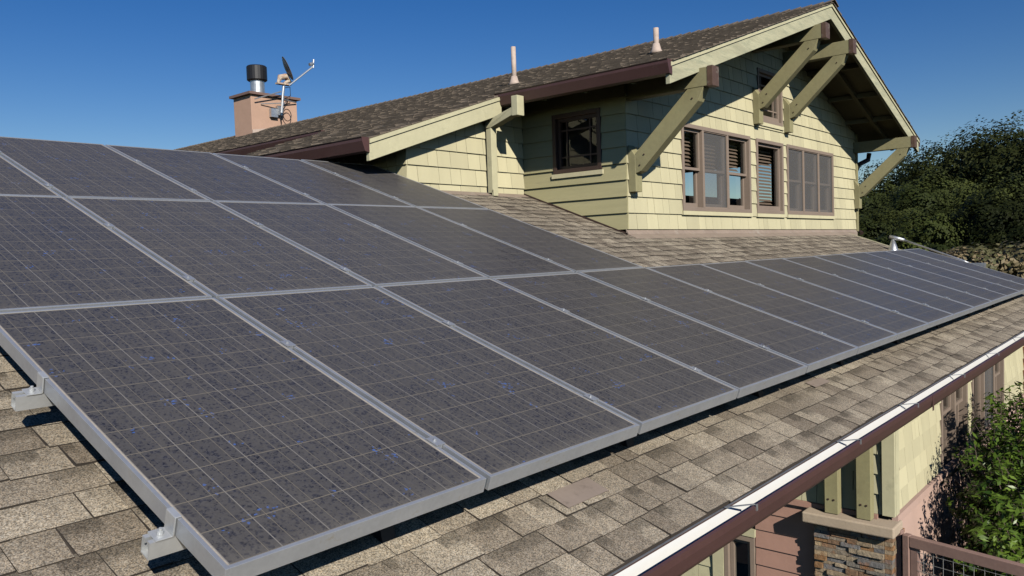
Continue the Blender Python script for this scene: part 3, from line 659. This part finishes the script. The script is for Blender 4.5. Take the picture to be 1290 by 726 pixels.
# end wall facing the deck
door_h = [(1.52, 1.80, -3.5, -2.03)]
sz = -1.655
mb = MB(); wall_shingles(mb, (XW, 0, 0), (0, 1, 0), (-1, 0, 0), YW-.0, 3.2, sz+.05, -.10, .1665, .12, (), lambda y: rz(y)-.12); hp(mb, 'shingle_wall', M['cream'])
mb = MB(); wall_core(mb, (XW+.001, 0, 0), (0, 1, 0), (-1, 0, 0), YW+.125, 3.2, -3.55, .3, .10, door_h, lambda y: rz(y)-.12); hp(mb, 'wall_core', M['dark'])
mb = MB(); wall_shingles(mb, (XW, 0, 0), (0, 1, 0), (-1, 0, 0), YW+.1, 1.50, -3.6+.02, sz, .163, 6, door_h, None, None, 0, .014); hp(mb, 'lap_siding', M['pinksiding'])
mb = MB(); wall_shingles(mb, (XW, 0, 0), (0, 1, 0), (-1, 0, 0), 1.93, 3.2, -3.6+.02, sz+.02, .1665, .2, (), None, None, .003, .014); hp(mb, 'shingle_wall', M['cream'])
mb = MB(); mb.box((XW-.045, YW+.1, sz+.001), (XW-.003, 3.2, sz+.048)); hp(mb, 'band_board', M['pinksiding'])
mb = MB(); mb.box((XW-.04, YW-.035, sz+.05), (XW-.004, YW+.06, -.33)); mb.box((XW-.004, YW-.038, sz+.05), (XW+.09, YW-.018, -.33)); hp(mb, 'corner_board', M['cream'])
SW = Plane((XW, 0, 0), (0, 1, 0), (-1, 0, 0))
window(SW, 1.52, 1.80, -3.45, -2.05, [(1.52, 'F')], label='narrow dark window beside the cream trim board', sill=False)
mb = MB(); mb.box((XW-.035, 1.815, -3.5), (XW-.002, 1.925, -1.70)); mb.box((XW-.037, 1.50, -2.03), (XW-.004, 1.813, -1.96)); hp(mb, 'trim_board', M['cream'])
# two timber posts standing on the stone pier
for y0, y1 in ((.455, .570), (.718, .830)):
    mb = MB(); mb.box((XW-.125, y0, -1.64), (XW-.035, y1, -.33)); o = hp(mb, 'post', M['bracket'], bevel=.004)
    for yy in (y0+.035, y0+.08): mb = MB(); mb.tube([(XW-.124, yy, -1.52), (XW-.130, yy, -1.52)], .009, 8); mb.build('bolt', M['darkbrown'], o)
mb = MB(); mb.box((XW-.16, .30, -.33), (XW-.02, 2.6, -.22)); hp(mb, 'beam', M['cream'])
# stone pier under its ledge
mb = MB(); pal = [(.24, .20, .15), (.30, .23, .15), (.30, .17, .08), (.17, .165, .16), (.36, .29, .20), (.24, .15, .09), (.20, .18, .15), (.34, .25, .15)]
PX0, PY0, PY1 = XW-.10, YW+.03, .925
z = -3.55
while z < -1.745:
    hh = min(random.uniform(.022, .045), -1.74-z); y = PY0
    while y < PY1:
        l = random.uniform(.07, .22); y1 = min(y+l, PY1); pr_ = random.uniform(0, .028); c = random.choice(pal); kk = random.uniform(.8, 1.2); c = tuple(q*kk for q in c)
        mb.box((PX0-pr_, y+.002, z+.002), (XW-.002, y1-.002, z+hh-.001), 0, c); y = y1
    x = PX0
    while x < XW+.12:
        l = random.uniform(.06, .12); pr_ = random.uniform(0, .022); c = random.choice(pal)
        mb.box((x, PY0-.05-pr_, z+.002), (x+l-.003, PY0-.002, z+hh-.001), 0, c); x += l
    z += hh
pier = hp(mb, 'stone_pier', M['stone'])
mb = MB(); mb.box((PX0-.10, PY0-.10, -1.735), (XW+.06, 1.0, -1.645)); mb.build('ledge', M['ledge'], pier, bevel=.012)
# stone corner at the far end of the ground floor
mb = MB(); z = -3.5
while z < -.35:
    hh = random.uniform(.04, .08); mb.box((12.5, YW-.10-random.uniform(0, .03), z), (13.0, YW+.3, z+hh-.003), 0, random.choice(((.36, .13, .04), (.3, .17, .08), (.25, .12, .06)))); z += hh
hp(mb, 'stone_pier', M['stone'])

# ================================================================== SOLAR ARRAY
W_, L_, FH = .826, 1.585, .046
root = empty('solar_panel', (0, 0, 0)); root['_local'] = 1
lip = .011
m_ = MB()
for lo, hi in (((0, 0, -FH), (lip, L_, 0)), ((W_-lip, 0, -FH), (W_, L_, 0)), ((lip, 0, -FH), (W_-lip, lip, 0)), ((lip, L_-lip, -FH), (W_-lip, L_, 0))): m_.box(lo, hi)
m_.box((lip, lip, -FH), (lip+.02, L_-lip, -FH+.002)); m_.box((W_-lip-.02, lip, -FH), (W_-lip, L_-lip, -FH+.002))
m_.build('frame', M['alu'], root, bevel=.0012)
m_ = MB(); gx0, gx1, gy0, gy1 = lip, W_-lip, lip, L_-lip
m_.add([(gx0, gy0, -.0022), (gx1, gy0, -.0022), (gx1, gy1, -.0022), (gx0, gy1, -.0022), (gx0, gy0, -.007), (gx1, gy0, -.007), (gx1, gy1, -.007), (gx0, gy1, -.007)], [(0, 1, 2, 3), (7, 6, 5, 4)])
gl = m_.build('solar_glass', M['panel'], root)
uvl = gl.data.uv_layers.new(name='UVMap'); mx_, my_ = (W_-6*.1318)/2, (L_-12*.12975)/2
for i, lp in enumerate(gl.data.loops):
    v = gl.data.vertices[lp.vertex_index].co; uvl.data[i].uv = (v.x-mx_, v.y-my_)
m_ = MB(); m_.box((W_*.5-.06, L_-.2, -.032), (W_*.5+.06, L_-.1, -.0075)); m_.build('junction_box', M['black'], root)
ORD = ['first', 'second', 'third', 'fourth', 'fifth', 'sixth', 'seventh', 'eighth', 'ninth', 'tenth', 'eleventh', 'twelfth', 'thirteenth', 'last']
firstp = True
for j, nc in enumerate((14, 5, 5)):
    for i in range(nc):
        o = root if firstp else copy_tree(root); firstp = False
        o.location = arr(i*U+.0095, j*V+.009)
        o.rotation_euler = (PA+random.uniform(-.0012, .0012), random.uniform(-.0015, .0015), 0)
        o.location += E3*random.uniform(-.0015, .0008)
        rn = ('bottom row of the array along the gutter', 'middle row of the array', 'top row of the array against the sky')[j]
        if j == 0 and i == 0: lb = 'dusty solar panel nearest the camera, at the lower left corner above two bare rail ends'
        elif j == 0 and i == 13: lb = 'farthest solar panel at the right end of the bottom row, beside the trees'
        elif j == 0 and i == 4: lb = 'bottom row solar panel below the lower corner where the two upper rows end'
        elif j == 1 and i == 4: lb = 'right end solar panel of the middle row beside the bare shingles'
        elif j == 2 and i == 4: lb = 'right end solar panel of the top row, just below the cream barge board'
        elif j > 0 and i == 0: lb = 'dusty solar panel cut off by the left edge of the photo in the '+rn.split(' of')[0]
        else: lb = '%s solar panel from the left in the %s' % (ORD[i], rn)
        tag(o, lb, 'solar panel', 'solar panels of the roof array')
# filler strips in the joints between columns
for i in range(0, 14):
    if i == 0: continue
    top = 3*V-.02 if i < 5 else V-.02
    m_ = MB(); P = [arr(i*U-.0090, .02, -.012), arr(i*U+.0090, .02, -.012), arr(i*U+.0090, top, -.012), arr(i*U-.0090, top, -.012)]
    m_.hexa([q-E3*.03 for q in P]+P)
    o = m_.build('joint_strip', M['strip'])
    if i < 5: lb = 'long grey metal joint strip, %s from the left, running through all three panel rows' % ORD[i-1]
    elif i == 13: lb = 'short metal joint strip between the last two panels of the bottom row'
    else: lb = 'short metal joint strip between the %s and %s panels of the bottom row' % (ORD[i-1], ORD[i])
    tag(o, lb, 'metal strip', 'metal strips between panel columns')
# rails with clamps
def clamp_mb(x, v, end=False):
    m_ = MB()
    def bx(x0, x1, v0, v1, n0, n1):
        P = [arr(x0, v0, n0), arr(x1, v0, n0), arr(x1, v1, n0), arr(x0, v1, n0), arr(x0, v0, n1), arr(x1, v0, n1), arr(x1, v1, n1), arr(x0, v1, n1)]; m_.hexa(P)
    if not end:
        bx(x-.019, x+.019, v-.025, v+.025, .0015, .0045); bx(x-.008, x+.008, v-.024, v+.024, -.011, .001)
        c = arr(x, v+.004, .0045); m_.tube([c, c+E3*.006], .006, 8)
    else:
        s = end
        bx(min(x+s*.002, x+s*.006), max(x+s*.002, x+s*.006), v-.022, v+.022, -.0475, .003)
        bx(min(x-s*.010, x+s*.005), max(x-s*.010, x+s*.005), v-.022, v+.022, .0012, .004)
        bx(min(x+s*.006, x+s*.045), max(x+s*.006, x+s*.045), v-.022, v+.022, -.0485, -.0450)
        c = arr(x+s*.026, v, -.045); m_.tube([c, c+E3*.010], .008, 8); m_.tube([c+E3*.010, c+E3*.016], .0045, 8)
    return m_
for j, nc in enumerate((14, 5, 5)):
    for k, fv in enumerate((.155, .663)):
        v = j*V+fv*V; x0, x1 = (-.048 if k == 0 else -.062), nc*U+.08; hw = .019
        m_ = MB()
        def bx(v0, v1, n0, n1): m_.hexa([arr(x0, v0, n0), arr(x1, v0, n0), arr(x1, v1, n0), arr(x0, v1, n0), arr(x0, v0, n1), arr(x1, v0, n1), arr(x1, v1, n1), arr(x0, v1, n1)])
        N0, N1 = -.094, -.0490
        bx(v-hw, v-hw+.003, N0, N1); bx(v+hw-.003, v+hw, N0, N1); bx(v-hw+.003, v+hw-.003, N0, N0+.003); bx(v-hw+.003, v-.006, N1-.003, N1); bx(v+.006, v+hw-.003, N1-.003, N1)
        bx(v-.009, v-.006, N1-.014, N1-.003); bx(v+.006, v+.009, N1-.014, N1-.003)
        # packer between rail and frames
        r = m_.build('mounting_rail', M['alubright'])
        rn = ('bottom', 'middle', 'top')[j]
        tag(r, 'aluminium rail under the %s half of the %s panel row%s' % (('lower', 'upper')[k], rn, ', left end bare' if j == 0 else ''), 'rail', 'mounting rails of the array')
        clamp_mb(.0095, v, -1).build('clamp', M['alubright'], r, bevel=.0008)
        for i in range(1, nc): clamp_mb(i*U, v+random.uniform(-.02, .02)).build('clamp', M['alu'], r)
        for x in np.arange(.6, x1-.2, 1.3):
            f = MB(); f.hexa([roofp(x, v*CP-.03), roofp(x+.05, v*CP-.03), roofp(x+.05, v*CP+.03), roofp(x, v*CP+.03), arr(x, v-.03, N0-.0005), arr(x+.05, v-.03, N0-.0005), arr(x+.05, v+.03, N0-.0005), arr(x, v+.03, N0-.0005)]); f.build('foot', M['black'], r)
# flashing plates lying on the shingles below the array
for x, v0, v1, lb in ((1.275, .050, .140, 'flat grey brown metal plate on the shingles, nearest the camera, below the array edge'), (3.78, .12, .18, 'small brown metal plate at the array shadow line, farther along the eave')):
    m_ = MB(); P = [roofp(x, v0, .013), roofp(x+.24, v0, .013), roofp(x+.24, v1, .012), roofp(x, v1, .012)]; m_.hexa([q-E3*.002 for q in P]+P)
    tag(m_.build('flashing_plate', M['plate']), lb, 'metal plate')

# ================================================================== SATELLITE DISH
dish = empty('satellite_dish', (9.95, 14.99, 4.3), label='grey satellite dish on a strutted mast bolted to the pink chimney', cat='satellite dish')
c0 = Vector((10.19, 14.7, 5.16)); nrm = Vector((.86, -.46, .42)).normalized()
a_ = nrm.cross(Vector((0, 0, 1))).normalized(); b2 = a_.cross(nrm).normalized()
m_ = MB(); rings = 6; seg = 28; vs = []
for side in (0, 1):
    for i in range(rings+1):
        r = i/rings
        for t in range(seg):
            an = 2*math.pi*t/seg; vs.append(c0+a_*(.25*r*math.cos(an))+b2*(.29*r*math.sin(an))+nrm*(.055*r*r-.055-side*.008))
fs = []
for side in (0, 1):
    o = side*(rings+1)*seg
    fs += [(o+i*seg+t, o+i*seg+(t+1) % seg, o+(i+1)*seg+(t+1) % seg, o+(i+1)*seg+t) for i in range(rings) for t in range(seg)]
k = rings*seg; o = (rings+1)*seg; fs += [(k+t, k+(t+1) % seg, o+k+(t+1) % seg, o+k+t) for t in range(seg)]
m_.add(vs, fs); m_.build('reflector', M['dishgrey'], dish, smooth=True)
m_ = MB(); low = c0-b2*.25-nrm*.05; feed = Vector((10.80, 14.55, 5.27)); m_.tube([low-b2*.12-nrm*.10, feed], .022, 8); m_.build('feed_arm', M['galv'], dish)
m_ = MB(); m_.tube([feed-Vector((.10, 0, -.03)), feed+Vector((.0, 0, .07))], .04, 10); m_.tube([feed+Vector((.0, 0, -.03)), feed+Vector((.02, 0, .17))], .022, 8); m_.build('feed_horn', M['galv'], dish)
m_ = MB(); mc = Vector((10.12, 14.78, 4.86)); m_.tube([mc+Vector((-.16, 0, -.05)), mc+Vector((-.1, 0, .08)), mc+Vector((.06, 0, .12)), mc+Vector((.14, 0, .02)), mc+Vector((.0, 0, -.05))], [.03, .07, .08, .07, .03], 10); m_.box(tuple(mc+Vector((-.2, -.06, -.085))), tuple(mc+Vector((.16, .06, -.05)))); m_.build('mount_bracket', M['rust'], dish)
m_ = MB(); m_.tube([mc+Vector((0, 0, -.05)), (10.09, 14.8, 4.55), (10.05, 14.82, 4.12)], .03, 10); m_.build('mast', M['galv'], dish)
m_ = MB(); m_.tube([(10.06, 14.82, 4.62), (9.35+.05, 14.9, 4.38)], .014, 6); m_.tube([(10.06, 14.82, 4.35), (9.6, 14.97, 4.3)], .012, 6); m_.tube([(10.08, 14.82, 4.45), (10.55, 14.95, 4.44)], .014, 6); m_.tube([(10.08, 14.82, 4.3), (10.35, 14.97, 4.5)], .012, 6); m_.build('strut', M['galv'], dish)
m_ = MB(); m_.box((9.82, 14.9, 4.02), (10.0, 14.985, 4.22)); m_.box((10.0, 14.9, 4.08), (10.12, 14.985, 4.30)); m_.build('wall_bracket', M['galv'], dish)
m_ = MB(); m_.tube([Vector((10.25+.11*math.cos(t), 14.9, 4.1+.14*math.sin(t))) for t in np.linspace(0, 6.3, 18)], .010, 6, cap=False); m_.tube([(10.12, 14.86, 4.25), (10.06, 14.9, 4.1), (10.1, 14.92, 3.9), (10.09, 14.95, 3.82)], .010, 6); m_.tube([(10.1, 14.78, 4.7), (10.28, 14.78, 4.75), (10.3, 14.8, 4.55), (10.12, 14.85, 4.45)], .010, 6); m_.build('cable', M['black'], dish)

# ================================================================== ROOF CONDUIT
cx, cy = 12.16, 1.95; cz = rz(cy)
cn = empty('vent_conduit', (cx, cy, cz), label='galvanised conduit with a cone flashing leaning down the roof past the array', cat='conduit')
m_ = MB(); m_.tube([(cx, cy, cz-.01), (cx, cy, cz+.02), (cx, cy, cz+.17)], [.085, .072, .024], 16); m_.build('cone', M['galv'], cn, smooth=True)
m_ = MB(); m_.tube([(cx, cy, cz+.10), (cx, cy, cz+.20)], .020, 12); m_.tube([(cx, cy+.05, cz+.222), (cx, cy-.02, cz+.202), (cx, cy-.16, cz+.165)], [.028, .031, .024], 12); m_.build('fitting', M['galv'], cn, smooth=True)
m_ = MB(); m_.tube([(cx, cy-.14, cz+.17), (cx, cy-.95, cz-.165), (cx, cy-1.02, cz-.20)], .014, 10); m_.build('pipe', M['galv'], cn, smooth=True)
m_ = MB(); m_.box((cx-.03, cy-1.22, cz-.26), (cx+.09, cy-1.0, cz-.20)); m_.build('junction_box', M['galv'], cn)

# ================================================================== FENCE
fd = Vector((-.2, -.98, 0)).normalized(); fo = Vector((6.0, .235, 0))
fence = empty('wire_fence', (6.0, .235, -3.0), label='brown wooden fence panel with welded wire mesh beside the stone pier', cat='fence')
sdv = Vector((fd.y, -fd.x, 0))
def fb(m_, s0, s1, z0, z1, t0, t1):
    P = lambda s, t, z: fo+fd*s+sdv*t+Vector((0, 0, z)); m_.hexa([P(s0, t0, z0), P(s1, t0, z0), P(s1, t1, z0), P(s0, t1, z0), P(s0, t0, z1), P(s1, t0, z1), P(s1, t1, z1), P(s0, t1, z1)])
m_ = MB(); fb(m_, -.075, -.02, -3.55, -1.71, -.06, .0); m_.build('post', M['woodfence'], fence, bevel=.004)
m_ = MB(); fb(m_, .0, .05, -3.55, -1.73, -.05, .02); m_.build('post', M['woodfence'], fence, bevel=.004)
m_ = MB(); fb(m_, .052, 1.6, -1.82, -1.735, -.045, .015); m_.build('rail', M['woodfence'], fence, bevel=.004)
m_ = MB(); fb(m_, .053, .115, -3.5, -1.822, -.04, .0); m_.build('stile', M['woodfence'], fence, bevel=.003)
m_ = MB()
for s in np.arange(.16, 1.6, .075): P = fo+fd*s; m_.tube([(P.x, P.y, -3.3), (P.x, P.y, -1.82)], .0022, 5)
for z in np.arange(-3.2, -1.83, .075): a = fo+fd*.11; b_ = fo+fd*1.6; m_.tube([(a.x, a.y, z), (b_.x, b_.y, z)], .0022, 5)
m_.build('wire_mesh', M['wire'], fence)

# ================================================================== VEGETATION
def leaf_obj(name, pts, nrm, ln, wd, mat, parent=None, tones=None, fold=.25):
    n = len(pts); nrm = nrm/np.linalg.norm(nrm, axis=1, keepdims=True)
    r = rng.normal(size=(n, 3)); t = np.cross(nrm, r); t /= np.linalg.norm(t, axis=1, keepdims=True)+1e-9; s = np.cross(nrm, t)
    ln = ln[:, None]; wd = wd[:, None]
    a = pts-t*ln*.5; b_ = pts+s*wd*.5-nrm*wd*fold+t*ln*.05; c = pts+t*ln*.5-nrm*ln*fold*.6; d = pts-s*wd*.5-nrm*wd*fold+t*ln*.05
    V_ = np.stack([a, b_, c, d], 1).reshape(-1, 3)
    me = bpy.data.meshes.new(name); me.vertices.add(4*n); me.vertices.foreach_set('co', V_.ravel())
    idx = np.arange(4*n).reshape(n, 4); tri = np.stack([idx[:, 0], idx[:, 1], idx[:, 2], idx[:, 0], idx[:, 2], idx[:, 3]], 1).reshape(-1)
    me.loops.add(6*n); me.loops.foreach_set('vertex_index', tri.astype(np.int32)); me.polygons.add(2*n)
    me.polygons.foreach_set('loop_start', np.arange(0, 6*n, 3, dtype=np.int32)); me.update(calc_edges=True)
    me.materials.append(mat)
    tn = rng.random(n) if tones is None else tones
    ca = me.color_attributes.new('tone', 'FLOAT_COLOR', 'CORNER'); q = np.repeat(tn, 6); ca.data.foreach_set('color', np.stack([q, q, q, np.ones_like(q)], 1).astype(np.float32).ravel())
    o = bpy.data.objects.new(name, me); COL.objects.link(o); o.parent = parent; return o
def crown_pts(R, Hc, nclump, per, cr, flat=.75, seed=0):
    g = np.random.default_rng(seed); P = []; Nn = []; T = []
    for i in range(nclump):
        d = g.normal(size=3); d /= np.linalg.norm(d); d[2] = abs(d[2])*1.0-.25 if g.random() < .85 else d[2]
        rad = g.uniform(.55, .92); c = d*np.array([R, R, Hc])*rad; r = cr*g.uniform(.55, 1.25)
        q = g.normal(size=(per, 3)); q /= np.linalg.norm(q, axis=1, keepdims=True); q[:, 2] = np.where(q[:, 2] < -.35, -q[:, 2], q[:, 2])
        rr = r*(1-np.abs(g.normal(size=(per, 1)))*.08)*(1+.25*np.sin(q[:, :1]*7+i)*np.cos(q[:, 1:2]*6+2*i))
        P.append(c+q*rr*np.array([1, 1, flat])); Nn.append(q+g.normal(size=(per, 3))*.16); T.append(np.clip(g.normal(g.uniform(.0, .9), .06, per)+.1*q[:, 2], 0, 1))
    return np.concatenate(P), np.concatenate(Nn), np.concatenate(T)
def make_tree(seed, R, Hc, trunkh, mat, nclump=24, per=2200, leaf=.085):
    g = random.Random(seed); t = empty('oak_tree'); t['_local'] = 1
    P, Nn, T = crown_pts(R, Hc, nclump, per, R*.40, flat=.85, seed=seed); P[:, 2] += trunkh+Hc*.35
    n = len(P); leaf_obj('crown', P, Nn, rng.uniform(.7, 1.5, n)*leaf*1.3, rng.uniform(.6, 1.2, n)*leaf, mat, t, T, fold=.05)
    m_ = MB(); m_.tube([(0, 0, -.6), (.1, .05, trunkh*.5), (0, .1, trunkh)], [.35, .27, .22], 9)
    for i in range(7):
        an = i*.9+g.random(); e = Vector((math.cos(an)*R*.7, math.sin(an)*R*.7, trunkh+Hc*g.uniform(.1, .9)))
        m_.tube([(0, .1, trunkh*.8), e*.5+Vector((0, 0, trunkh*.45+g.random()*.4)), e], [.16, .10, .03], 6)
    m_.build('trunk', M['bark'], t); return t
protos = [make_tree(1, 4.0, 3.2, 2.2, M['oak']), make_tree(2, 4.6, 3.6, 2.6, M['oak']), make_tree(3, 3.4, 3.0, 1.8, M['oak2'])]
def polar(px, depth):   # world x, y of an image column at a given depth
    d = fwd+rt2*((px-645)/F); d.z = 0; d = d/ d.dot(Vector((fwd.x, fwd.y, 0)).normalized()); return CAM.x+d.x*depth, CAM.y+d.y*depth
# (column, distance, top height, prototype, label)
TR = [(1268, 40, 5.9, 1, 'tallest dark oak at the right edge, reaching highest into the sky'), (1205, 42, 5.3, 1, 'dark oak on the skyline, second from the right edge'),
      (1158, 38, 3.8, 0, 'dark oak on the skyline just right of the eave bracket'), (1122, 33, 2.2, 0, 'oak rising behind the diagonal of the far bracket'),
      (1176, 27, 1.7, 2, 'paler rounded oak standing in front of the dark trees'), (1262, 27, 1.5, 2, 'pale oak in front of the tallest tree near the right edge'),
      (1085, 36, 1.6, 0, 'low oak showing just beside the dormer corner board'), (1120, 24, .2, 0, 'low dark oak above the conduit'),
      (1225, 23, .1, 2, 'small rounded oak low in the middle of the wood'), (1330, 38, 6.3, 1, 'oak outside the right edge whose branches reach in'),
      (1345, 26, 2.6, 0, 'dark oak low at the right edge'), (1172, 22, -.5, 0, 'low dark oak behind the conduit end'), (1290, 21, -.2, 0, 'low dark oak behind the reddish bush'),
      (1230, 34, 3.6, 0, 'oak of middle height between the skyline trees and the pale ones'), (1160, 32, 2.1, 1, 'dark oak of middle height behind the pale rounded one')]
used = set()
for px, dp, top, k, lb in TR:
    t = protos[k] if k not in used else copy_tree(protos[k]); used.add(k)
    x, y = polar(px, dp); hgt = (2.2+3.2*1.35+.9, 2.6+3.6*1.35+1.0, 1.8+3.0*1.35+.8)[k]
    gz = -3.6; s = (top-gz)/hgt*1.13; t.location = (x, y, gz); sxy = max(.8, min(1.25, s))
    t.scale = (sxy*random.uniform(.95, 1.1), sxy*random.uniform(.95, 1.1), s); t.rotation_euler = (0, 0, random.uniform(0, 6.3))
    tag(t, lb, 'tree', 'oaks of the wood behind the house')
for (az, dist, top, k) in ((-4, 34, 8, 1), (-13, 32, 8.5, 0), (-21, 30, 8.5, 1), (-29, 33, 9, 0), (-37, 30, 8, 1), (-46, 34, 8.5, 2)):  # unseen oaks, added only for the gable windows to reflect
    t = copy_tree(protos[k]); hgt = (2.2+3.2*1.35+.9, 2.6+3.6*1.35+1.0, 1.8+3.0*1.35+.8)[k]; s = (top+3.6)/hgt
    t.location = (9+dist*math.cos(math.radians(az)), 2+dist*math.sin(math.radians(az)), -3.6); t.scale = (s*.9, s*.9, s); t.rotation_euler = (0, 0, az)
    tag(t, 'tall oak added beyond the far end of the house, outside the picture', 'tree', 'oaks outside the picture, seen only in window reflections')
# autumn bush just past the array
bush = empty('flowering_bush', (0, 0, 0), label='reddish green bush just beyond the far end of the array', cat='bush', ); bush['_local'] = 1
P, Nn, T = crown_pts(1.6, 1.2, 70, 300, .38, seed=9); P[:, 2] += 2.2; n = len(P)
leaf_obj('foliage', P, Nn, rng.uniform(.05, .10, n), rng.uniform(.03, .06, n), M['bush'], bush, T)
m_ = MB()
for i in range(9): an = i*.7; m_.tube([(0, 0, -.1), (math.cos(an)*.5, math.sin(an)*.5, 1.4), (math.cos(an)*1.3, math.sin(an)*1.3, 2.9)], [.05, .035, .01], 6)
m_.build('stems', M['bark'], bush)
x, y = polar(1268, 15.5); bush.location = (x, y, -3.6); bush.scale = (1.5, 1.5, 1.30)
# glossy shrub by the ground floor windows
shrub = empty('leafy_shrub', (0, 0, 0), label='glossy green shrub growing against the ground floor windows', cat='shrub'); shrub['_local'] = 1
g = np.random.default_rng(4); P = []; Nn = []; T = []; tw = MB()
SC = np.array([8.45, -.42, -2.05]); SR = np.array([1.9, .60, 1.15])
for i in range(2300):
    d = g.normal(size=3); d /= np.linalg.norm(d); rad = g.uniform(.55, 1.05) if i > 200 else g.uniform(1.0, 1.22)
    c = SC+d*SR*rad; ax = d*.8+np.array([0, 0, .5])+g.normal(size=3)*.35; ax /= np.linalg.norm(ax)
    nl = 16; tt = np.linspace(0, 1, nl); tone = np.clip(g.normal(.45, .25), 0, 1)
    st = c[None]+ax[None]*(tt[:, None]-.6)*.20
    off = g.normal(size=(nl, 3)); off -= ax*(off@ax)[:, None]; off /= np.linalg.norm(off, axis=1, keepdims=True)
    P.append(st+off*.035); Nn.append(ax*.9+off*.4+np.array([0, 0, .35])+g.normal(size=(nl, 3))*.3); T.append(np.clip(tone+g.normal(size=nl)*.15+tt*.15, 0, 1))
    tw.tube([c-ax*.2, c+ax*.07], [.005, .002], 4)
P, Nn, T = map(np.concatenate, (P, Nn, T)); n = len(P)
leaf_obj('foliage', P, Nn, g.uniform(.055, .095, n), g.uniform(.020, .034, n), M['shrub'], shrub, T, fold=.15)
for an in range(10):
    e = SC+np.array([math.cos(an*.63)*1.2, math.sin(an*.63)*.4, .1]); tw.tube([(SC[0]+.1*an-.5, SC[1], -3.65), (SC[0]+e[0]*.0+.05*an, SC[1], -2.7), tuple(e)], [.03, .022, .008], 6)
tw.build('stems', M['bark'], shrub)
for o in list(bpy.data.objects):
    if '_local' in o: del o['_local']
